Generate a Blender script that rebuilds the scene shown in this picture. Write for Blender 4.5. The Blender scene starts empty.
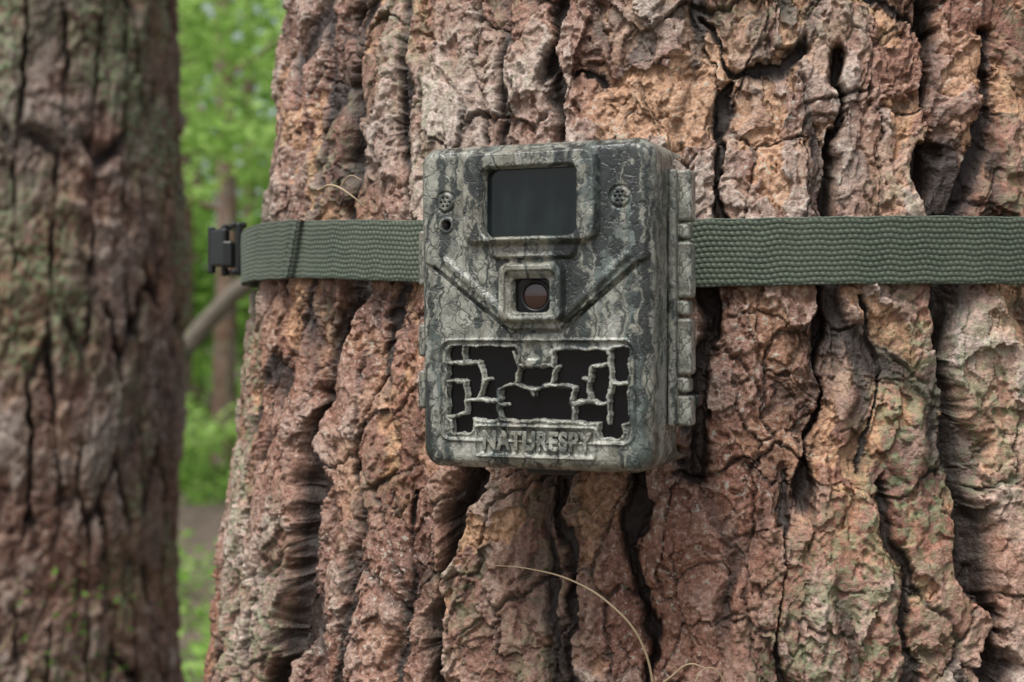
import bpy, math, numpy as np
from mathutils import Vector
rng=np.random.default_rng(7)
sc=bpy.context.scene
COL=sc.collection

# ------------------------------------------------------------------ noise
def h2(ix,iy,seed):
    a=ix.astype(np.int64).astype(np.uint32); b=iy.astype(np.int64).astype(np.uint32)
    n=a*np.uint32(374761393)+b*np.uint32(668265263)+np.uint32((seed*974634777)&0xffffffff)
    n=(n^(n>>np.uint32(13)))*np.uint32(1274126177)
    n=(n^(n>>np.uint32(15)))*np.uint32(2246822519)
    n=n^(n>>np.uint32(16))
    return n.astype(np.float64)/4294967296.0
def vn(x,y,seed):
    ix=np.floor(x); iy=np.floor(y); fx=x-ix; fy=y-iy
    ux=fx*fx*fx*(fx*(fx*6-15)+10); uy=fy*fy*fy*(fy*(fy*6-15)+10)
    def g(i,j):
        a=h2(ix+i,iy+j,seed)*6.2831853
        return np.cos(a)*(fx-i)+np.sin(a)*(fy-j)
    a=g(0,0);b=g(1,0);c=g(0,1);d=g(1,1)
    return ((a+(b-a)*ux)+((c+(d-c)*ux)-(a+(b-a)*ux))*uy)*1.5
def fbm(x,y,seed,o=4,gain=.5):
    t=0;a=1;s=0
    for i in range(o):
        t=t+a*vn(x*2**i+17.3*i,y*2**i-9.1*i,seed+i*13); s+=a; a*=gain
    return t/s*1.4
def voro(x,y,seed):
    ix=np.floor(x); iy=np.floor(y)
    f1=np.full(x.shape,9.); f2=np.full(x.shape,9.); idv=np.zeros(x.shape); ox=np.zeros(x.shape); oy=np.zeros(x.shape)
    for i in(-1,0,1):
        for j in(-1,0,1):
            px=ix+i+.1+.8*h2(ix+i,iy+j,seed); py=iy+j+.1+.8*h2(ix+i,iy+j,seed+5)
            d=np.hypot(px-x,py-y); c=h2(ix+i,iy+j,seed+9)
            n=d<f1
            f2=np.where(n,f1,np.minimum(f2,d)); f1=np.where(n,d,f1)
            idv=np.where(n,c,idv); ox=np.where(n,x-px,ox); oy=np.where(n,y-py,oy)
    return f1,f2,idv,ox,oy
def ss(a,b,x):
    t=np.clip((x-a)/(b-a),0,1); return t*t*(3-2*t)

# ------------------------------------------------------------------ mesh helpers
def grid_mesh(name,P,mats,attrs=None,wrap=False,midx=None,smooth=True):
    n,m,_=P.shape
    me=bpy.data.meshes.new(name)
    idx=np.arange(n*m).reshape(n,m)
    if wrap: idx=np.concatenate([idx,idx[:,:1]],1)
    q=np.stack([idx[:-1,:-1],idx[:-1,1:],idx[1:,1:],idx[1:,:-1]],-1).reshape(-1,4)
    nf=len(q)
    me.vertices.add(n*m); me.vertices.foreach_set('co',P.astype(np.float32).ravel())
    me.loops.add(nf*4); me.loops.foreach_set('vertex_index',q.astype(np.int32).ravel())
    me.polygons.add(nf); me.polygons.foreach_set('loop_start',np.arange(0,nf*4,4,dtype=np.int32))
    if midx is not None: me.polygons.foreach_set('material_index',midx.astype(np.int32).ravel())
    me.polygons.foreach_set('use_smooth',np.full(nf,smooth))
    me.update(calc_edges=True)
    for k,v in (attrs or {}).items():
        a=me.attributes.new(k,'FLOAT','POINT'); a.data.foreach_set('value',v.astype(np.float32).ravel())
    for mt in mats: me.materials.append(mt)
    ob=bpy.data.objects.new(name,me); COL.objects.link(ob)
    return ob
def empty(name,loc=(0,0,0)):
    e=bpy.data.objects.new(name,None); e.location=loc; COL.objects.link(e); return e
def bbox_part(name,parent,c,size,mat,bev=.0008,rot=(0,0,0),seg=3):
    me=bpy.data.meshes.new(name)
    x,y,z=[s/2 for s in size]
    v=[(a*x,b*y,d*z) for a in(-1,1) for b in(-1,1) for d in(-1,1)]
    f=[(0,1,3,2),(4,6,7,5),(0,4,5,1),(2,3,7,6),(0,2,6,4),(1,5,7,3)]
    me.from_pydata(v,[],f); me.update(); me.materials.append(mat)
    for p in me.polygons:p.use_smooth=True
    ob=bpy.data.objects.new(name,me); COL.objects.link(ob); ob.location=c; ob.rotation_euler=rot; ob.parent=parent
    b=ob.modifiers.new('b','BEVEL'); b.width=bev; b.segments=seg; b.harden_normals=True
    return ob
def tube(name,pts,rad,mat,parent=None,taper=None):
    cu=bpy.data.curves.new(name,'CURVE'); cu.dimensions='3D'; cu.bevel_depth=rad; cu.bevel_resolution=3
    sp=cu.splines.new('BEZIER'); sp.bezier_points.add(len(pts)-1)
    for i,p in enumerate(pts):
        b=sp.bezier_points[i]; b.co=p; b.handle_left_type=b.handle_right_type='AUTO'
        b.radius=1 if taper is None else taper[i]
    cu.resolution_u=12; cu.materials.append(mat)
    ob=bpy.data.objects.new(name,cu); COL.objects.link(ob)
    if parent: ob.parent=parent
    return ob

# ------------------------------------------------------------------ node helpers
class NT:
    def __init__(s,name):
        s.m=bpy.data.materials.new(name); s.m.use_nodes=True; s.t=s.m.node_tree; s.t.nodes.clear()
        s.out=s.n('ShaderNodeOutputMaterial')
    def n(s,t,**k):
        nd=s.t.nodes.new(t)
        for a,v in k.items(): setattr(nd,a,v)
        return nd
    def l(s,a,b): s.t.links.new(a,b)
    def setv(s,sock,v):
        if hasattr(v,'is_linked'): s.l(v,sock)
        else: sock.default_value=v
    def noise(s,vec,scale,detail=4,rough=.55,dist=0):
        nd=s.n('ShaderNodeTexNoise'); s.l(vec,nd.inputs['Vector'])
        nd.inputs['Scale'].default_value=scale; nd.inputs['Detail'].default_value=detail
        nd.inputs['Roughness'].default_value=rough; nd.inputs['Distortion'].default_value=dist
        return nd.outputs[0]
    def mapping(s,vec,scale=(1,1,1),loc=(0,0,0)):
        nd=s.n('ShaderNodeMapping'); s.l(vec,nd.inputs[0]); nd.inputs['Scale'].default_value=scale; nd.inputs['Location'].default_value=loc
        return nd.outputs[0]
    def mr(s,v,a,b,c=0,d=1):
        nd=s.n('ShaderNodeMapRange'); s.l(v,nd.inputs[0])
        for i,x in enumerate((a,b,c,d)): nd.inputs[i+1].default_value=x
        return nd.outputs[0]
    def math(s,op,a,b=0):
        nd=s.n('ShaderNodeMath',operation=op); s.setv(nd.inputs[0],a); s.setv(nd.inputs[1],b); return nd.outputs[0]
    def mix(s,f,a,b,mode='MIX'):
        nd=s.n('ShaderNodeMix',data_type='RGBA',blend_type=mode)
        s.setv(nd.inputs[0],f)
        s.setv(nd.inputs[6],a if hasattr(a,'is_linked') else (*a,1)); s.setv(nd.inputs[7],b if hasattr(b,'is_linked') else (*b,1))
        return nd.outputs[2]
    def ramp(s,v,stops):
        nd=s.n('ShaderNodeValToRGB'); s.l(v,nd.inputs[0]); e=nd.color_ramp.elements
        while len(e)<len(stops): e.new(.5)
        for el,(p,c) in zip(e,stops): el.position=p; el.color=(*c,1)
        return nd.outputs[0]
    def attr(s,name):
        return s.n('ShaderNodeAttribute',attribute_name=name).outputs['Fac']
    def bsdf(s,col,rough,bump=None,bstr=1,bdist=.001,spec=.5,**k):
        p=s.n('ShaderNodeBsdfPrincipled'); s.setv(p.inputs['Base Color'],col if hasattr(col,'is_linked') else (*col,1))
        s.setv(p.inputs['Roughness'],rough); p.inputs['Specular IOR Level'].default_value=spec
        for a,v in k.items(): p.inputs[a.replace('_',' ')].default_value=v
        if bump is not None:
            b=s.n('ShaderNodeBump'); b.inputs['Strength'].default_value=bstr; b.inputs['Distance'].default_value=bdist
            s.l(bump,b.inputs['Height']); s.l(b.outputs[0],p.inputs['Normal'])
        s.l(p.outputs[0],s.out.inputs[0]); return p
    def obj(s): return s.n('ShaderNodeTexCoord').outputs['Object']

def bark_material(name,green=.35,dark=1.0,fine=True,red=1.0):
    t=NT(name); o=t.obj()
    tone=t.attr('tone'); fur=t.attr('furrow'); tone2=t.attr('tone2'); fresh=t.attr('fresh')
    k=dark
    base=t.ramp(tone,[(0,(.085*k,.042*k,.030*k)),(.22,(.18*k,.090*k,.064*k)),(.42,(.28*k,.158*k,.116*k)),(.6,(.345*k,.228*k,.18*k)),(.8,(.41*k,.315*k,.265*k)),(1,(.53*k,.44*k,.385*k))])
    n5=t.noise(t.mapping(o,(1,1,.6),(3,1,7)),11,3,.6)
    base=t.mix(t.mr(n5,.48,.64,0,.65*red),base,(.30*k,.125*k,.075*k))
    base=t.mix(t.mr(n5,.46,.34,0,.6),base,(.30*k,.265*k,.225*k))
    base=t.mix(t.math('MULTIPLY',fresh,.8),base,(.52*k,.30*k,.17*k))
    n2=t.noise(o,420,4,.75)
    base=t.mix(t.mr(n2,.36,.64,.0,1),t.mix(1,base,(.50,.46,.43),'MULTIPLY'),t.mix(1,base,(1.4,1.38,1.35),'MULTIPLY'))
    base=t.mix(t.mr(tone2,.0,1,0,.85),base,(.030*k,.020*k,.015*k))
    n3=t.noise(t.mapping(o,(1,1,.5),(1,2,3)),9,2,.6); n4=t.noise(o,170,3,.75)
    lf=t.math('MULTIPLY',t.mr(n3,.46,.62,0,1),t.mr(n4,.47,.56,0,1))
    base=t.mix(t.math('MULTIPLY',lf,green),base,(.175,.23,.115))
    base=t.mix(t.math('MULTIPLY',t.mr(n2,.57,.62,0,.85),t.mr(n3,.51,.43)),base,(.42,.42,.35))
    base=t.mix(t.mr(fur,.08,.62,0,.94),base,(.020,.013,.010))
    if fine:
        n6=t.noise(o,95,3,.6)
        t.bsdf(base,t.mr(n2,.3,.7,.38,.68),t.math('ADD',t.math('MULTIPLY',n6,2.2),t.math('ADD',t.math('MULTIPLY',n2,1.6),n4)),.85,.0008,.5)
    else: t.bsdf(base,.75)
    return t.m

# ------------------------------------------------------------------ camera (standing eye, 1.2 m)
CZ=1.2; FP=1024*50/36
cam=bpy.data.cameras.new('Camera'); cam.lens=50; cam.sensor_width=36; cam.clip_start=.02; cam.clip_end=600
co=bpy.data.objects.new('Camera',cam); COL.objects.link(co); co.location=(0,0,CZ); co.rotation_euler=(math.radians(90),0,0)
sc.camera=co
cam.dof.use_dof=True; cam.dof.focus_distance=.55; cam.dof.aperture_fstop=12.5

# ------------------------------------------------------------------ main tree
AX,AY,R0=.120,.81,.262
def Rz(z):
    d=z-1.235
    lo=R0-.125*d
    hi=R0-.06*(1-np.exp(-np.maximum(d-.15,0)/.5))-.125*np.minimum(d,.15)-.008*np.maximum(d-.3,0)
    return np.where(d<.15,np.minimum(lo,R0+.2),hi)
def survey(px,py):
    """measured sight lines -> (arc, height) on the bark"""
    kx=(px-512)/FP; kz=(341-py)/FP; z=CZ+kz*.6
    for _ in range(4):
        r=float(Rz(np.array(z)))
        a=1+kx*kx; b=-2*(kx*AX+AY); c=AX*AX+AY*AY-r*r
        D=b*b-4*a*c; y=(-b-math.sqrt(max(D,0)))/(2*a); z=CZ+kz*y
    return R0*math.atan2(kx*y-AX,AY-y),z
FUR=[([(352,-30),(345,60),(352,120),(342,200),(350,290),(332,340),(322,400),(305,470),(292,540),(286,610),(262,700)],7,16),
 ([(300,-10),(292,90),(305,160),(296,230),(282,300),(268,380),(262,450),(240,560),(232,700)],3.5,9),
 ([(470,476),(447,500),(440,550),(425,600),(424,710)],7.0,18),
 ([(553,-20),(547,60),(556,100),(556,150)],5,13),
 ([(575,88),(590,80),(600,92)],3,8),
 ([(698,0),(714,48),(745,64),(790,62),(806,40)],2.6,8),
 ([(722,70),(716,140),(722,230)],3.0,10),
 ([(846,60),(850,100),(840,150),(838,230),(822,300),(818,380),(806,440),(803,500)],4.4,13),
 ([(936,-20),(948,80),(950,160),(958,240),(955,360),(968,430),(984,500),(980,560),(1003,620),(1008,710)],6.5,16),
 ([(640,470),(636,560),(655,640),(648,710)],3.6,11),
 ([(704,290),(706,350),(692,440),(690,490)],4.2,11),
 ([(404,-20),(400,60),(390,140),(396,200)],2.6,8),
 ([(780,480),(792,560),(782,640),(800,710)],2.0,7),
 ([(900,470),(925,600),(935,710)],2.6,8),
 ([(380,300),(372,380),(352,450),(345,560),(330,700)],2.6,8),
 ([(410,480),(398,560),(386,640),(380,710)],2.2,7),
 ([(482,-20),(470,60),(480,140)],2.4,7),
 ([(1004,40),(1012,140),(994,230)],3.4,10),
 ([(562,490),(572,570),(560,650),(566,710)],2.0,6),
 ([(870,300),(882,370),(868,450)],2.0,6),
 ([(870,-10),(905,20),(940,40)],2.2,7)]
def bark_field(s,z,seed,furs=(),big=.0060,ps=.050,pz=.20,fine=True,soft=1.0):
    j1=fbm(s*60,z*42,seed+4,5,.62); j2=fbm(s*60+9,z*42+4,seed+5,4,.62)
    w1=fbm(s*9,z*5,seed,3); w2=fbm(s*9+5,z*6,seed+1,3)
    ws=s+.009*w1+.0045*j1; wz=z+.012*w2+.0050*j2
    f1,f2,idb,ox,oy=voro(ws/ps,wz/pz,seed+11)
    e=f2-f1
    wob=np.clip(.5+1.5*fbm(s*15,z*11,seed+8,2),.0,1.25)
    g=1-ss(.02,.15,e)
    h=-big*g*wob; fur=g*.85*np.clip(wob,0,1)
    for pts,w,dp in furs:
        p=[survey(*q) for q in pts]; dmin=np.full(s.shape,9.)
        for a,b in zip(p[:-1],p[1:]):
            dx=b[0]-a[0];dz=b[1]-a[1];L=dx*dx+dz*dz+1e-12
            t=np.clip(((ws-a[0])*dx+(wz-a[1])*dz)/L,0,1)
            dmin=np.minimum(dmin,np.hypot(ws-a[0]-t*dx,wz-a[1]-t*dz))
        ww=w/1000*(.75+1.3*fbm(s*24,z*20,seed+20,3))
        ww=np.maximum(ww,.0007)
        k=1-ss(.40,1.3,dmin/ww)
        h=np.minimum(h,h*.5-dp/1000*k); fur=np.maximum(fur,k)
        h=h-.0012*(1-ss(1,3.0,dmin*1000/w))
    top=1-.75*np.clip(fur,0,1)
    sm=fbm(s*8+2,z*6+1,seed+33,2)*.9+.25
    if furs: sm=sm+.45*ss(-.07,.05,s)-.12
    sm=ss(0,.75,sm)
    h=h+.0014*fbm(s*17,z*8,seed+30,2)+.0010*np.minimum(e,.8)
    a1=voro(ws/.026,wz/.046,seed+41); a2=voro((ws+.0022*j2)/.0130,(wz+.0022*j1)/.0185,seed+42)
    a3=voro((ws+.0014*j1)/.0052,(wz+.0014*j2)/.0072,seed+43)
    h=h+top*(.0036*(a1[2]-.5)+.0010*a1[3]*(a1[2]-.4)*2-.0007*a1[4]*(1-a1[2]))
    h=h+top*(.0028*(a2[2]-.5)+.0010*a2[3]*(a2[2]-.5)*2+.0007*a2[4]*(a2[2]-.5)*2)*(1-.35*sm)
    m3=ss(-.25,.1,fbm(s*30,z*22,seed+44,2))*(1-.8*sm)
    h=h+.0015*(a3[2]-.5)*(.12+.88*m3)
    cf=fbm(ws*30,wz*22,seed+50,4); c1=(cf>.20)&(fur<.3); c2=(fbm(ws*70,wz*55,seed+51,3)>.22)&(fur<.4); c3=(fbm(ws*48+4,wz*36,seed+52,4)>.12)&(fur<.5)
    h=h-.0020*c1-.0011*c2-.0011*c3
    h=h+sm*(.0007*fbm(s*130,z*100,seed+82,2))
    fresh=np.maximum(c1*.95,c3*.45*sm)*ss(-.30,.25,fbm(s*6+3,z*5,seed+53,2)+.25*(sm-.3))
    lay=fbm(ws*34,wz*15,seed+54,4)*2.8; fl=np.floor(lay); fr=lay-fl
    h=h+top*.0014*(fl+ss(.92,1,fr))
    ck1=1-ss(0,.055,a1[1]-a1[0]); ck2=1-ss(0,.09,a2[1]-a2[0]); ck3=1-ss(0,.14,a3[1]-a3[0])
    cm=ss(-.15,.30,fbm(s*20,z*14,seed+71,2))*(1-.4*sm)
    cm1=ss(-.35,.1,fbm(s*16+3,z*12,seed+72,2))
    crack=np.maximum(np.maximum(ck1*.9*cm1,ck2*cm*.85),ck3*m3*.3)
    h=h-.0020*ck1*cm1-.0012*ck2*cm-.0003*ck3*m3
    if fine: h=h+.0006*fbm(s*330,z*260,seed+80,3,.6)*(1-.6*sm)
    tone=.5+.36*(a1[2]-.5)+.36*(a2[2]-.5)+.22*(a3[2]-.5)*(1-.6*sm)+.12*(h2(fl+50,np.floor(idb*1000),seed+90)-.5)+.40*fbm(s*9,z*6,seed+92,3)+.14*np.clip(fl,-2,2)*.5
    tone=tone-.16*c2+.04*sm
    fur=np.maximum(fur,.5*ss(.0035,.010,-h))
    return h*soft,fur,np.clip(tone,0,1),np.clip(crack,0,1),np.clip(fresh,0,1)
def spaced(segs):
    out=[]
    for a,b,st in segs:
        n=max(1,int(round((b-a)/st))); out+=list(np.linspace(a,b,n,endpoint=False))
    out.append(segs[-1][1]); return np.array(out)
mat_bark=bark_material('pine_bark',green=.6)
th=spaced([(-math.pi,-1.65,.05),(-1.65,-1.4,.008),(-1.4,-.9,.0026),(-.9,.78,.0020),(.78,1.5,.01),(1.5,math.pi,.05)])[:-1]
zz=spaced([(-.15,.5,.02),(.5,1.0,.008),(1.0,1.40,.00052),(1.40,1.9,.008),(1.9,5.5,.04)])
T,Z=np.meshgrid(th,zz)
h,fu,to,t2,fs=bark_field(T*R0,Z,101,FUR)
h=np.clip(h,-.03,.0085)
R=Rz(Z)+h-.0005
R=R+.012*np.sin(T*3+1.0)*np.clip(1-Z/1.0,0,1)*3
# undercut / skew the walls of the fissures so they are not straight radial cuts
S_=T*R0
dz=h*(.60*fbm(S_*45,Z*38,501,3)); dt=h*(.50*fbm(S_*45+7,Z*30,502,3))/R0
dense=ss(.99,1.01,Z)*ss(1.42,1.39,Z)
Tq=T+dt*dense; Zq=Z+dz*dense
P=np.stack([AX+R*np.sin(Tq),AY-R*np.cos(Tq),Zq],-1)
pine=empty('pine_tree')
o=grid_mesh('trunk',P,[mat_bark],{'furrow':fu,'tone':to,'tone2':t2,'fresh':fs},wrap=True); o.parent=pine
print('main verts',P.shape)

# ------------------------------------------------------------------ second tree
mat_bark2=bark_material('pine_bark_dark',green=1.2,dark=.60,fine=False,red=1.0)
bx,by,br=-.565,1.62,.185
th=spaced([(-math.pi,-1.0,.05),(-1.0,1.75,.009),(1.75,math.pi,.05)])[:-1]
zz=spaced([(-.1,.7,.02),(.7,1.75,.0028),(1.75,2.2,.02),(2.2,6,.05)])
T,Z=np.meshgrid(th,zz)
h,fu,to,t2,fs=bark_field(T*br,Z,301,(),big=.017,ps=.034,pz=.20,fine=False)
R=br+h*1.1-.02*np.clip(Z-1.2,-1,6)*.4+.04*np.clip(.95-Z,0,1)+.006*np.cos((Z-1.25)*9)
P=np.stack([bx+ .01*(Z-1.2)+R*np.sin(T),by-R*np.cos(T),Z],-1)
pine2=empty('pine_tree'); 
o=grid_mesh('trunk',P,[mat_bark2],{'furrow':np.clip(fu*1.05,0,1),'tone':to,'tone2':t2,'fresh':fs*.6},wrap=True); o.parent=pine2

# ------------------------------------------------------------------ strap
def strap_mat():
    t=NT('webbing'); o=t.obj(); r=t.attr('rib')
    c=t.mix(t.mr(r,.1,.9),(.008,.013,.009),(.092,.120,.080))
    c=t.mix(t.mr(t.noise(o,60,3),.35,.7,0,.35),c,(.10,.115,.078))
    c=t.mix(t.mr(t.noise(o,1500,2),.3,.7,0,.3),c,(.14,.17,.115))
    t.bsdf(c,.62,None,spec=.4,Sheen_Weight=.12)
    return t.m
ms=strap_mat()
SR=R0+.0045; SW=.0262
def strap_ring(name,segs,r,parent,wrap=False,thick=.0014,w=SW,zoff=0,slant=0):
    th=spaced(segs); 
    if wrap: th=th[:-1]
    zr=np.concatenate([[-.5,-.5],np.linspace(-.5,.5,90),[.5,.5]]); dr=np.concatenate([[-thick,0],np.zeros(90),[0,-thick]])
    T,V=np.meshgrid(th,zr); _,Dd=np.meshgrid(th,dr)
    s=T*r; z=V*w
    row=z/.00205+.10*np.sin(s/.0011*0.5)+.15*fbm(s*60,z*60,8,2); ri=np.floor(row); rf=row-ri
    a=np.sin(np.pi*rf)**.6
    b=.5+.5*np.cos(2*np.pi*(s/.0023+.5*(ri%2))+ (rf-.5)*2.2)
    hh=a*(.25+.75*b)*(.85+.3*h2(np.floor(s/.0023+.5*(ri%2)),ri,4))
    edge=ss(.5,.485,np.abs(V))
    sag=.0006*fbm(s*20,z*30+4,5,3)
    rr=r+Dd+.0006*hh*edge-.0005*(1-edge)+sag
    zc=1.2345+.0095*ss(-.2,-1.35,T)+.0008*np.sin(T*5)+zoff+.0003*fbm(s*90,V,6,2)
    T2=T+slant*V
    P=np.stack([AX+rr*np.sin(T2),AY-rr*np.cos(T2),zc+z],-1)
    o=grid_mesh(name,P,[ms],{'rib':hh},wrap=wrap); 
    if parent:o.parent=parent
    return o
strap=empty('camera_strap')
strap_ring('webbing_loop',[(-math.pi,-1.45,.03),(-1.45,.85,.0015),(.85,math.pi,.03)],SR,strap,wrap=True)
strap_ring('folded_end',[(-1.40,-.985,.00125)],SR+.0026,strap,slant=.045,thick=.0025,w=.0272)
mblack=NT('black_plastic'); mblack.bsdf((.012,.013,.013),.38); mblack=mblack.m
strap_ring('fold_seam',[(-.978,-.960,.00125)],SR+.0034,strap,slant=.045,thick=.0035,w=.0266)
bk=empty('strap_buckle',(-.1465,.775,1.2495)); bk.rotation_euler=(0,0,math.radians(-72)); bk.parent=strap
bbox_part('frame_bar_outer',bk,(-.004,-.0095,0),(.006,.0035,.0285),mblack,.0015)
bbox_part('frame_bar_inner',bk,(.014,-.004,0),(.005,.004,.028),mblack,.0015)
bbox_part('frame_side_top',bk,(.004,-.004,.0125),(.024,.008,.0032),mblack,.0012)
bbox_part('frame_side_bottom',bk,(.004,-.004,-.0125),(.024,.008,.0032),mblack,.0012)
bbox_part('cam_lever',bk,(.001,-.0125,.001),(.016,.0045,.0205),mblack,.0018,rot=(0,0,.35))
bbox_part('lever_lip',bk,(-.008,-.016,0),(.004,.0035,.0255),mblack,.0012,rot=(0,0,.5))
bbox_part('wedge',bk,(.010,-.009,-.003),(.009,.006,.014),mblack,.0015,rot=(0,0,-.3))

# ------------------------------------------------------------------ trail camera
def camo(name='camouflage_plastic',light=1.0,streak=1.0):
    t=NT(name); o=t.obj()
    wv=t.n('ShaderNodeVectorMath',operation='ADD')
    nz=t.n('ShaderNodeTexNoise'); t.l(o,nz.inputs['Vector']); nz.inputs['Scale'].default_value=130; nz.inputs['Detail'].default_value=3; nz.inputs['Roughness'].default_value=.6
    sub=t.n('ShaderNodeVectorMath',operation='SUBTRACT'); t.l(nz.outputs['Color'],sub.inputs[0]); sub.inputs[1].default_value=(.5,.5,.5)
    scn=t.n('ShaderNodeVectorMath',operation='SCALE'); t.l(sub.outputs[0],scn.inputs[0]); scn.inputs['Scale'].default_value=.010
    t.l(o,wv.inputs[0]); t.l(scn.outputs[0],wv.inputs[1]); w=wv.outputs[0]
    vo=t.n('ShaderNodeTexVoronoi',feature='DISTANCE_TO_EDGE'); t.l(t.mapping(w,(1,1,.62)),vo.inputs['Vector']); vo.inputs['Scale'].default_value=260
    vo2=t.n('ShaderNodeTexVoronoi',feature='DISTANCE_TO_EDGE'); t.l(t.mapping(w,(1.2,1,.9),(2,3,1)),vo2.inputs['Vector']); vo2.inputs['Scale'].default_value=520
    n1=t.noise(o,160,5,.65); L=light
    c=t.mix(t.mr(n1,.36,.62),(.125*L,.125*L,.102*L),(.355*L,.355*L,.298*L))
    c=t.mix(t.mr(t.noise(t.mapping(o,(1,1,.4),(5,5,5)),45,3),.5,.62,0,.45),c,(.19,.165,.12))
    s1=t.noise(t.mapping(w,(1,1,.11),(1.7,0,3)),62,2,.5)
    band=t.math('ABSOLUTE',t.math('SUBTRACT',s1,.5))
    st=t.mr(band,.008,.024,1,0)
    c=t.mix(t.math('MULTIPLY',st,.88*streak),c,(.016,.026,.025))
    st1=t.mr(s1,.55,.58,0,1)
    c=t.mix(t.math('MULTIPLY',st1,.85*streak),c,t.mix(t.mr(n1,.40,.62),(.022,.035,.034),(.11,.145,.135)))
    s2=t.noise(t.mapping(w,(1,1,.09),(4,7,2)),120,2,.5)
    c=t.mix(t.mr(s2,.59,.615,0,.9*streak),c,(.014,.018,.017))
    s3=t.noise(t.mapping(w,(1,1,.16),(9,1,2)),95,3,.5)
    c=t.mix(t.mr(s3,.58,.63,0,.6),c,(.46*L,.455*L,.40*L))
    e1=t.mr(vo.outputs['Distance'],.0,.08,0,1); e2=t.mr(vo2.outputs['Distance'],.0,.12,0,1)
    gate=t.mr(t.noise(o,90,3),.40,.52,.10,1)
    c=t.mix(t.math('MULTIPLY',t.math('SUBTRACT',1,e1),t.math('MULTIPLY',gate,.95)),c,(.020,.022,.019))
    c=t.mix(t.math('MULTIPLY',t.math('SUBTRACT',1,e2),.30),c,(.05,.052,.042))
    bm=t.math('ADD',t.math('MULTIPLY',e1,1.0),t.math('ADD',t.math('MULTIPLY',e2,.25),t.math('MULTIPLY',n1,.3)))
    t.bsdf(c,.34,bm,.36,.0005,.6)
    return t.m
mc=camo(); mc2=camo('hinge_plastic',1.15,.55)
def simple(name,col,rough,spec=.5,**k):
    t=NT(name); t.bsdf(col,rough,None,spec=spec,**k); return t.m
mglass=NT('smoked_window'); mglass.bsdf(mglass.mix(mglass.mr(mglass.noise(mglass.mapping(mglass.obj(),(1,1,.3)),140,2),.35,.65),(.003,.006,.007),(.010,.017,.017)),.12,None,spec=.4); mglass=mglass.m
mdark=simple('ir_filter_black',(.004,.004,.005),.16,.35)
mlens=simple('lens_glass',(.035,.014,.010),.06,.8)
tc=empty('trail_camera',(.0098,.50,CZ+.0123)); tc.rotation_euler=(0,0,math.radians(-22))
def M(px,py):
    k=(px-512)/FP; u=(.5*k-.0098)/(.927+.375*k); v=(341-py)*(.5-.375*u)/FP-.0123
    return u*1000,v*1000
def rr(u,v,cx,cy,hx,hy,r):
    qx=np.abs(u-cx)-hx+r; qy=np.abs(v-cy)-hy+r
    return np.hypot(np.maximum(qx,0),np.maximum(qy,0))+np.minimum(np.maximum(qx,qy),0)-r
def RP(u,v,x0,y0,x1,y1,r):
    a=M(x0,(y0+y1)/2)[0]; b=M(x1,(y0+y1)/2)[0]; t=M((x0+x1)/2,y0)[1]; d=M((x0+x1)/2,y1)[1]
    return rr(u,v,(a+b)/2,(t+d)/2,(b-a)/2,(t-d)/2,r)
def seg(u,v,a,b):
    a=M(*a);b=M(*b);dx=b[0]-a[0];dy=b[1]-a[1]
    t=np.clip(((u-a[0])*dx+(v-a[1])*dy)/(dx*dx+dy*dy),0,1); return np.hypot(u-a[0]-t*dx,v-a[1]-t*dy)
XL,XR,HH,CR=-47.2,41.6,57.8,7.0
st=.2; mg=3.0
U,V=np.meshgrid(np.arange(XL-mg,XR+mg+.01,st),np.arange(-HH-mg,HH+mg+.01,st))
cx=(XL+XR)/2; hx=(XR-XL)/2
tap=lambda v:1-.018*(HH-v)/(2*HH)*1.6
Un=(U-cx)/tap(V)
sd=rr(Un,V,0,0,hx,HH,CR)
over=np.maximum(sd,0)
qx=np.sign(Un)*np.maximum(np.abs(Un)-hx+CR,0); qy=np.sign(V)*np.maximum(np.abs(V)-HH+CR,0)
ql=np.hypot(qx,qy)+1e-9
f=np.where(sd>0,(ql-over)/ql,1)
Un2=np.where(sd>0,np.where(np.abs(Un)>hx-CR,np.sign(Un)*(hx-CR)+qx*f,Un),Un)
V2=np.where(sd>0,np.where(np.abs(V)>HH-CR,np.sign(V)*(HH-CR)+qy*f,V),V)
U2=cx+Un2*tap(V2)
u,v=U,V
H=np.zeros_like(u)
er=5.0; t_=np.clip((sd+er)/er,0,1); edge=-er*(1-np.sqrt(np.maximum(1-t_*t_,0)))*.8
H+=1.2*ss(57,30,np.abs(u-cx)*1.2)
va,vb,vc,vd=(436,268),(512,331),(562,331),(640,262)
def vline(u):
    A,B,C,D=[M(*q) for q in(va,vb,vc,vd)]
    return np.interp(u,[A[0]-12,A[0],B[0],C[0],D[0],D[0]+12],[A[1]+6,A[1],B[1],C[1],D[1],D[1]+6])
dv=(v-vline(u))*.78
H+=1.3*ss(-.5,.5,dv)
gr=np.minimum(np.minimum(seg(u,v,va,vb),seg(u,v,vb,vc)),seg(u,v,vc,vd))
H-=1.5*ss(1.1,.2,gr)
ridge=np.minimum(seg(u,v,(448,262),(512,318)),seg(u,v,(628,256),(566,316)))
H+=.8*ss(2.2,.3,ridge)
fr=RP(u,v,468,152,600,243,5.5); H+=3.2*ss(1.4,-1.0,fr)
lip=RP(u,v,494,237,579,258,3.0); H+=1.9*ss(1.0,-.7,lip)
lip2=RP(u,v,512,255,560,276,3.0); H+=1.0*ss(1.2,-1.0,lip2)
pod=RP(u,v,503,264,567,322,3.2); H+=3.2*ss(.9,-.9,pod)
pod2=RP(u,v,510,271,560,317,2.4); H-=1.1*ss(.25,-.25,pod2)
ip=RP(u,v,442,341,634,441,4.0); 
H+=-.5*ss(.5,-.6,ip)+.7*ss(.9,.0,np.abs(ip-.3))
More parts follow.
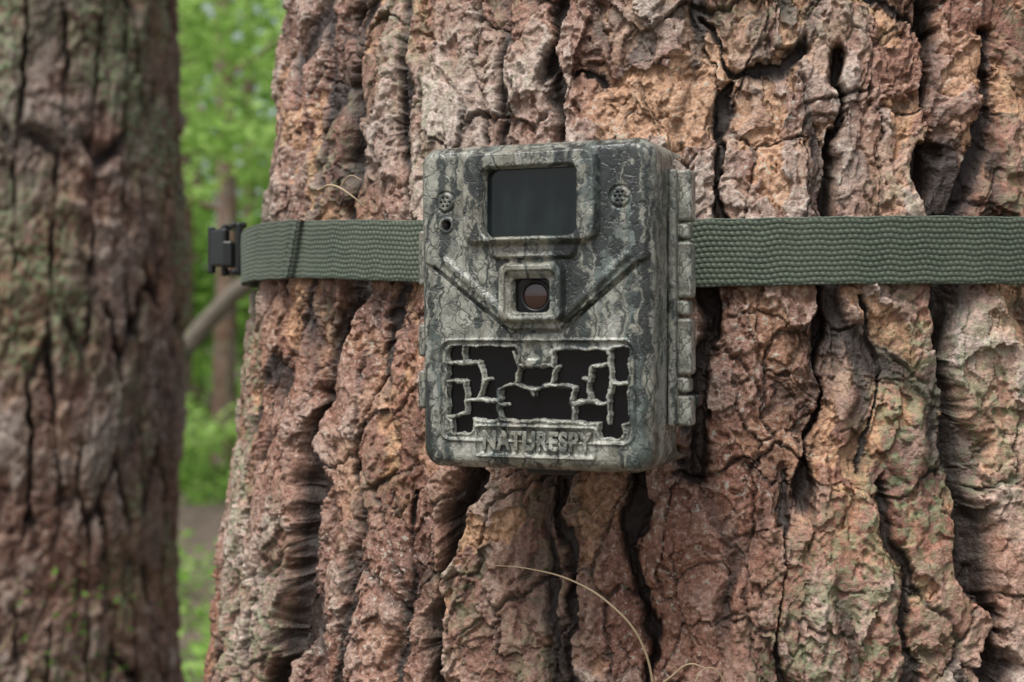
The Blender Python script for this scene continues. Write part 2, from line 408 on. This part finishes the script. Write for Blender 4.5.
kn=RP(u,v,521,336,550,367,4.0); H+=1.3*ss(.9,-.9,kn)-.6*ss(-2.2,-3.2,kn)
q=.75
uu=u+q*vn(u*.26,v*.26,3)+.22*vn(u*.9,v*.9,4); vv=v+q*vn(u*.26,v*.26,6)+.22*vn(u*.9,v*.9,7)
reg=[(449,347,518,402),(449,395,499,419),(454,412,474,433),(499,368,574,420),(554,351,628,408),(570,400,628,422),(600,415,622,439),(612,348,628,380)]
cd=np.full(u.shape,9.)
for r_ in reg: cd=np.minimum(cd,RP(uu,vv,*r_,1.4))
cd=np.maximum(cd,-RP(u,v,519,338,553,368,4.0))
bars=[[(463,343),(466,362),(447,364)],[(466,362),(481,363),(485,380),(480,399),(467,400),(466,382),(447,381)],
 [(480,399),(499,403),(500,388),(516,385),(520,366),(514,353)],[(499,403),(501,422)],[(467,400),(466,413),(450,417)],
 [(516,385),(533,389),(552,385),(557,366)],[(552,385),(575,388),(572,404),(575,422)],
 [(572,404),(590,402),(589,382),(592,367),(610,363),(608,346)],[(590,402),(608,405),(609,424)],[(610,363),(612,383),(630,384)],[(608,405),(612,383)],
 [(484,380),(492,378)],[(533,389),(534,396)],[(590,382),(583,379)],[(499,403),(507,405)]]
bd=np.full(u.shape,9.)
for pl_ in bars:
    for a,b in zip(pl_[:-1],pl_[1:]): bd=np.minimum(bd,seg(uu,vv,a,b))
bd=bd-.68-.14*vn(u*.6,v*.6,9)
cd=np.maximum(cd,-bd)
H+=.55*ss(0,.45,cd)*ss(1.6,.8,cd)*ss(0,-1,ip+1)
mask=np.zeros(u.shape,int)
m1=RP(u,v,487,168,581,237,3.2)
H=H-.6*ss(.9,.1,m1)
H=np.where(m1<0,.3,H)
mask[m1<-.05]=1
ln=RP(u,v,516,279,554,313,2.0); H=np.where(ln<0,.9,H); mask[ln<-.05]=2
H=np.where(cd<0,-1.9,H); mask[cd<-.05]=3
pl=RP(u,v,476,425,598,459,1.6); H+=1.1*ss(.8,0,np.abs(pl+.6))-.7*ss(0,-1,pl+1.2)
for (px,py) in((448,203),(622,197)):
    a=M(px,py); d=np.hypot(u-a[0],v-a[1]); H-=.5*ss(.55,.1,np.abs(d-3.8)); H+=.35*ss(3.4,2.8,d)
    for i in range(7):
        an=i*math.pi/3; r_=0 if i==6 else 1.7
        dd=np.hypot(u-a[0]-r_*math.cos(an),v-a[1]-r_*math.sin(an)); H-=1.0*ss(.5,.25,dd)
a=M(449,226); dd=np.hypot(u-a[0],v-a[1]); H+=.4*ss(3.4,2.4,dd); H=np.where(dd<1.9,-2,H); mask[dd<1.85]=2
H=H*ss(0,-3,sd)+edge
depth=np.where(sd>0,-er*.8-over/mg*20,H)
P=np.stack([U2,-depth,V2],-1)/1000
fm=mask[:-1,:-1]
o=grid_mesh('front_door',P,[mc,mglass,mdark,mdark],None,midx=fm); o.parent=tc
def disc_dome(name,parent,c,r,hgt,mat):
    rs=np.linspace(0,1,24); an=np.linspace(0,2*math.pi,64,endpoint=False)
    A,Rr=np.meshgrid(an,rs)
    P=np.stack([c[0]+r*Rr*np.cos(A),c[1]-hgt*np.sqrt(np.maximum(1-Rr**2,0)),c[2]+r*Rr*np.sin(A)],-1)
    o=grid_mesh(name,P,[mat],wrap=True); o.parent=parent
def torus(name,parent,c,R_,r_,mat,sy=1):
    a=np.linspace(0,2*math.pi,64,endpoint=False); b=np.linspace(0,2*math.pi,17)
    A,B=np.meshgrid(a,b)
    P=np.stack([c[0]+(R_+r_*np.cos(B))*np.cos(A),c[1]-sy*r_*np.sin(B),c[2]+(R_+r_*np.cos(B))*np.sin(A)],-1)
    o=grid_mesh(name,P,[mat],wrap=True); o.parent=parent
lx,lz=[q/1000 for q in M(537,296)]
disc_dome('lens',tc,(lx,-.0012,lz),.0046,.0008,mlens)
torus('lens_ring',tc,(lx,-.0012,lz),.0052,.0005,mblack)
bbox_part('rear_shell',tc,(-.0030,.037,0),(.075,.030,.104),mc,.006,seg=5)
bbox_part('gasket',tc,(-.0022,.0225,0),(.079,.004,.108),mblack,.0018)
zt=.0485; zb=-.0425
L=(zt-zb)
bbox_part('hinge_leaf',tc,(.0425,.0255,(zt+zb)/2),(.0030,.014,L),mc,.0012)
for i,(a,b) in enumerate([(0,.2),(.21,.27),(.28,.50),(.51,.57),(.58,.80),(.81,.87),(.88,1.0)]):
    w=.0066 if i%2==0 else .0048
    bbox_part('hinge_knuckle_%d'%(i+1),tc,(.0452,.026,zt-(a+b)/2*L),(w,.0085,(b-a)*L),mc2,.0014,seg=4)
for i,zc_ in enumerate((.018,-.012,-.030)):
    bbox_part('latch_tab_%d'%(i+1),tc,(-.0468,.006,zc_),(.003,.009,(.020,.012,.014)[i]),mc,.0012)
bbox_part('cable_cover',tc,(.001,.012,-.0575),(.019,.010,.005),mblack,.0018)
bbox_part('tripod_boss',tc,(.001,.028,-.0545),(.022,.018,.008),mblack,.003)
bbox_part('mounting_bracket_upper',tc,(0,.056,.022),(.050,.014,.018),mc,.003)
bbox_part('mounting_bracket_lower',tc,(0,.058,-.035),(.050,.018,.014),mc,.003)
bbox_part('closing_latch',tc,(.0445,.033,-.0335),(.010,.006,.004),mblack,.001)
fc=bpy.data.curves.new('lettering','FONT'); fc.body='NATURESPY'; fc.size=.008; fc.extrude=.0006; fc.bevel_depth=.00015; fc.align_x='CENTER'; fc.align_y='CENTER'
fc.space_character=1.1; fc.offset=.0002
fc.materials.append(mc2)
fo=bpy.data.objects.new('lettering',fc); COL.objects.link(fo)
bpy.context.view_layer.update()
wd,hd=fo.dimensions.x,fo.dimensions.y
a=M(483,442);b=M(592,442);c_=M(537,442)
fo.scale=((b[0]-a[0])/1000/wd,.0070/hd,1)
fo.rotation_euler=(math.radians(90),0,0); fo.location=(c_[0]/1000,-.0010,c_[1]/1000); fo.parent=tc

# ------------------------------------------------------------------ dry stems, twigs
mdry=NT('dry_stem_fibre'); mdry.bsdf(mdry.mix(mdry.noise(mdry.obj(),200,2),(.28,.20,.12),(.45,.35,.22)),.6); mdry=mdry.m
def W(px,py,y): return ((px-512)/FP*y,y,CZ+(341-py)/FP*y)
tube('dry_grass_stem',[W(490,565,.535),W(530,569,.528),W(575,582,.522),W(612,606,.518),W(640,640,.518),W(655,700,.52),W(658,760,.525)],.00042,mdry,taper=[.3,.6,.8,1,1,1.1,1.1])
tube('dry_grass_stem',[W(655,690,.52),W(672,676,.515),W(690,664,.512),W(706,668,.51)],.0004,mdry,taper=[1,.8,.7,.3])
tube('dry_grass_stem',[W(735,720,.52),W(728,690,.515),W(708,668,.512),W(690,690,.51)],.0004,mdry,taper=[1,.9,.7,.3])
tube('twig',[W(318,190,.60),W(335,186,.585),W(352,196,.58),W(364,206,.58)],.0005,mdry,taper=[1,1,.7,.3])
tube('twig',[W(340,188,.585),W(350,176,.58),W(362,180,.575)],.0004,mdry,taper=[1,.7,.3])
tube('twig',[W(-8,660,1.38),W(8,640,1.37),W(16,618,1.36)],.0016,mdry,taper=[1,.8,.3])

# ------------------------------------------------------------------ ground
gx=np.concatenate([-np.geomspace(300,15,24),np.linspace(-14.8,14.8,260),np.geomspace(15,300,24)])
gy=np.concatenate([-np.geomspace(300,4,20),np.linspace(-3.9,30,300),np.geomspace(31,400,24)])
X,Y=np.meshgrid(gx,gy)
near=ss(40,15,np.hypot(X,Y-10))
Zg=near*(.10*fbm(X*.35,Y*.35,9)+.03*fbm(X*2,Y*2,10)+.012*fbm(X*8,Y*8,12))-.02
t=NT('forest_floor'); o_=t.obj()
c=t.mix(t.mr(t.noise(o_,6,5,.7),.35,.65),(.08,.057,.042),(.22,.165,.13))
c=t.mix(t.mr(t.noise(o_,60,3,.7),.45,.6),c,(.06,.04,.03))
c=t.mix(t.mr(t.noise(o_,.5,3,.6),.5,.62,0,.6),c,(.06,.10,.025))
t.bsdf(c,.9)
grid_mesh('ground',np.stack([X,Y,Zg],-1),[t.m])

# ------------------------------------------------------------------ foliage
def leaf_mat(name,c1,c2,c3):
    t=NT(name); r=t.attr('rnd')
    c=t.ramp(r,[(0,c1),(.5,c2),(1,c3)])
    d=t.n('ShaderNodeBsdfDiffuse'); tr=t.n('ShaderNodeBsdfTranslucent'); t.l(c,d.inputs[0]); t.l(c,tr.inputs[0])
    mx=t.n('ShaderNodeMixShader'); mx.inputs[0].default_value=.5; t.l(d.outputs[0],mx.inputs[1]); t.l(tr.outputs[0],mx.inputs[2])
    t.l(mx.outputs[0],t.out.inputs[0]); return t.m
mleaf=leaf_mat('leaves',(.06,.12,.03),(.25,.43,.09),(.56,.76,.26))
def leaves(name,C,S,mat,rnd,flat=.5,asp=.5):
    n=len(C)
    a=rng.normal(size=(n,3)); a[:,2]*=flat; a/=np.linalg.norm(a,axis=1)[:,None]+1e-9
    b=np.cross(a,rng.normal(size=(n,3))+np.array([0,0,1.2])); b/=np.linalg.norm(b,axis=1)[:,None]+1e-9
    S=S[:,None]
    P=np.stack([C-a*S,C+b*S*asp,C+a*S,C-b*S*asp],1).reshape(-1,3)
    me=bpy.data.meshes.new(name); me.vertices.add(n*4); me.vertices.foreach_set('co',P.astype(np.float32).ravel())
    me.loops.add(n*4); me.loops.foreach_set('vertex_index',np.arange(n*4,dtype=np.int32))
    me.polygons.add(n); me.polygons.foreach_set('loop_start',np.arange(0,n*4,4,dtype=np.int32)); me.update(calc_edges=True)
    at=me.attributes.new('rnd','FLOAT','POINT'); at.data.foreach_set('value',np.repeat(rnd,4).astype(np.float32))
    me.materials.append(mat); ob=bpy.data.objects.new(name,me); COL.objects.link(ob); return ob
def clumps(nc,per,xr,yr,zr,cr,sz,tone=(0,1)):
    Cc=np.stack([rng.uniform(*xr,nc),rng.uniform(*yr,nc),rng.uniform(*zr,nc)],-1)
    R_=rng.uniform(*cr,nc)
    off=rng.normal(size=(nc,per,3)); off/=np.linalg.norm(off,axis=2)[...,None]; off*=rng.uniform(0,1,(nc,per,1))**.45
    P=(Cc[:,None]+off*R_[:,None,None]*np.array([1,1,.5])).reshape(-1,3)
    r=np.clip(np.repeat(rng.uniform(*tone,nc),per)*.7+rng.uniform(0,.3,nc*per),0,1)
    return P,rng.uniform(*sz,nc*per),r
A=[clumps(260,110,(-14,8),(12,26),(2.6,9),(.5,1.5),(.06,.13)),
   clumps(160,100,(-14,8),(14,26),(.2,2.0),(.5,1.3),(.06,.13)),
   clumps(420,90,(-26,16),(27,42),(.5,13),(1.2,3.0),(.16,.34),(.1,.9)),
   clumps(50,90,(-9,-2),(20,26),(1.0,4.0),(.7,1.3),(.08,.16),(.1,.6)),
   clumps(40,120,(-2.9,-.9),(7.5,10.5),(2.1,4.0),(.25,.5),(.03,.06),(.6,1)),
   clumps(46,110,(-6,2),(8.5,12),(2.4,4.2),(.35,.8),(.03,.07),(.3,1)),
   clumps(50,110,(-5,2),(11,14),(.1,.7),(.3,.6),(.03,.07),(.5,1))]
leaves('forest_foliage',np.concatenate([a[0] for a in A]),np.concatenate([a[1] for a in A]),mleaf,np.concatenate([a[2] for a in A]))
B=clumps(230,80,(-4.5,4),(10.5,14),(-.02,.15),(.15,.5),(.02,.05)); B2=clumps(230,70,(-3,2.5),(4.0,7.6),(-.02,.14),(.12,.38),(.015,.04),(.2,1))
leaves('undergrowth',np.concatenate([B[0],B2[0]]),np.concatenate([B[1],B2[1]]),mleaf,np.concatenate([B[2],B2[2]])*.85)
th_=rng.uniform(-.5,1.4,1600); zl=rng.uniform(.6,.98,1600); rl=.190+rng.uniform(0,.015,1600)
k=(np.abs(th_-.62)*.8+1.5*np.abs(zl-.80)+.15*rng.normal(size=1600))<.30
leaves('moss_tufts',np.stack([bx+rl*np.sin(th_),by-rl*np.cos(th_),zl],-1)[k],rng.uniform(.002,.006,k.sum()),mleaf,rng.uniform(0,.3,k.sum()))

# distant trees
def far_trunk(name,pts,rads,seed,mat,n=90,m=40):
    pts=np.array(pts,float); tt=np.linspace(0,len(pts)-1,n)
    c=np.stack([np.interp(tt,range(len(pts)),pts[:,i]) for i in range(3)],-1); r=np.interp(tt,range(len(pts)),rads)
    ker=np.ones(9)/9
    for i in range(3): c[4:-4,i]=np.convolve(c[:,i],ker,'valid')
    d=np.gradient(c,axis=0); d/=np.linalg.norm(d,axis=1)[:,None]
    s=np.cross(d,[0,1,0.01]); s/=np.linalg.norm(s,axis=1)[:,None]; q=np.cross(d,s)
    a=np.linspace(0,2*math.pi,m,endpoint=False)
    A_,K=np.meshgrid(a,np.linspace(0,1,n)*8)
    hh=1+.12*fbm(A_*3,K*2,seed)
    return c[:,None]+ (r[:,None]*hh)[...,None]*(np.cos(A_)[...,None]*s[:,None]+np.sin(A_)[...,None]*q[:,None])
def join_grids(name,Ps,mat):
    obs=[]
    for i,P in enumerate(Ps):
        sh=P.shape[:2]; z=np.zeros(sh); ar=np.arange(sh[0]*sh[1]).reshape(sh)
        obs.append(grid_mesh(name if i==0 else name+'_p',P,[mat],{'furrow':.2*h2(ar//3,z,3),'tone':.2+.6*h2(ar//7,z,1),'tone2':z,'fresh':z},wrap=True))
    bpy.ops.object.select_all(action='DESELECT')
    for o in obs:o.select_set(True)
    bpy.context.view_layer.objects.active=obs[0]
    if len(obs)>1: bpy.ops.object.join()
    return obs[0]
mfar=bark_material('distant_bark',green=.6,dark=.6,fine=False)
Ps=[]
def X_(px,y): return (px-512)/FP*y
for px,y,r,top in((222,12,.085,9),(180,15,.09,9),(248,24,.12,14),(196,30,.12,14)):
    Ps.append(far_trunk('t',[(X_(px,y),y,-.2),(X_(px,y)+.05,y,2.2),(X_(px,y)-.1,y,top)],[r*1.25,r,r*.4],px,mfar))
x0=X_(222,12)
for zz_,dx,dzv in((1.9,.9,.25),(2.3,-.8,.35),(2.7,.8,.5),(3.1,-.9,.3),(3.4,.7,.5)):
    Ps.append(far_trunk('b',[(x0,12,zz_),(x0+dx*.5,11.9,zz_+dzv*.4),(x0+dx,11.8,zz_+dzv)],[.028,.018,.006],int(zz_*10),mfar,30,10))
for i in range(34):
    y=rng.uniform(9,32); x=rng.uniform(-.8,.8)*y
    if -.26*y<x<-.14*y: x-=.35*y
    r=rng.uniform(.08,.2)
    Ps.append(far_trunk('t',[(x,y,-.2),(x+rng.normal()*.15,y,4),(x+rng.normal()*.3,y,12)],[r*1.25,r,r*.4],i,mfar,60,24))
join_grids('distant_trees',Ps,mfar)
Ps=[far_trunk('l',[(-1.95,5.0,-.1),(-1.55,5.0,.6),(-1.24,5,1.06),(-1.12,5,1.21),(-.99,5,1.36),(-.9,5,1.42),(-.7,5,1.48),(-.2,5.1,1.7)],[.07,.055,.036,.034,.032,.03,.028,.015],77,mfar)]
mlimb=NT('pale_limb_bark'); mlimb.bsdf(mlimb.mix(mlimb.noise(mlimb.obj(),30,4),(.08,.065,.05),(.18,.15,.11)),.8); mlimb=mlimb.m
join_grids('leaning_tree',Ps,mlimb)

# ------------------------------------------------------------------ light
w=bpy.data.worlds.new('World'); sc.world=w; w.use_nodes=True; nt=w.node_tree; bg=nt.nodes['Background']
sky=nt.nodes.new('ShaderNodeTexSky'); sky.sky_type='NISHITA'; sky.sun_disc=False
EL,AZ=math.radians(62),math.radians(215)
sky.sun_elevation=EL; sky.sun_rotation=AZ; sky.air_density=1.0; sky.dust_density=3; sky.ozone_density=1
hs=nt.nodes.new('ShaderNodeHueSaturation'); hs.inputs['Saturation'].default_value=.45
nt.links.new(sky.outputs[0],hs.inputs['Color']); nt.links.new(hs.outputs[0],bg.inputs[0]); bg.inputs[1].default_value=.15
sl=bpy.data.lights.new('sun','SUN'); sl.energy=4.0; sl.angle=math.radians(28); sl.color=(1,.98,.95)
so=bpy.data.objects.new('sun',sl); COL.objects.link(so)
d=Vector((math.sin(AZ)*math.cos(EL),math.cos(AZ)*math.cos(EL),math.sin(EL)))
so.rotation_euler=d.to_track_quat('Z','Y').to_euler(); so.location=d*20
sc.view_settings.view_transform='Standard'; sc.view_settings.look='None'; sc.view_settings.exposure=0
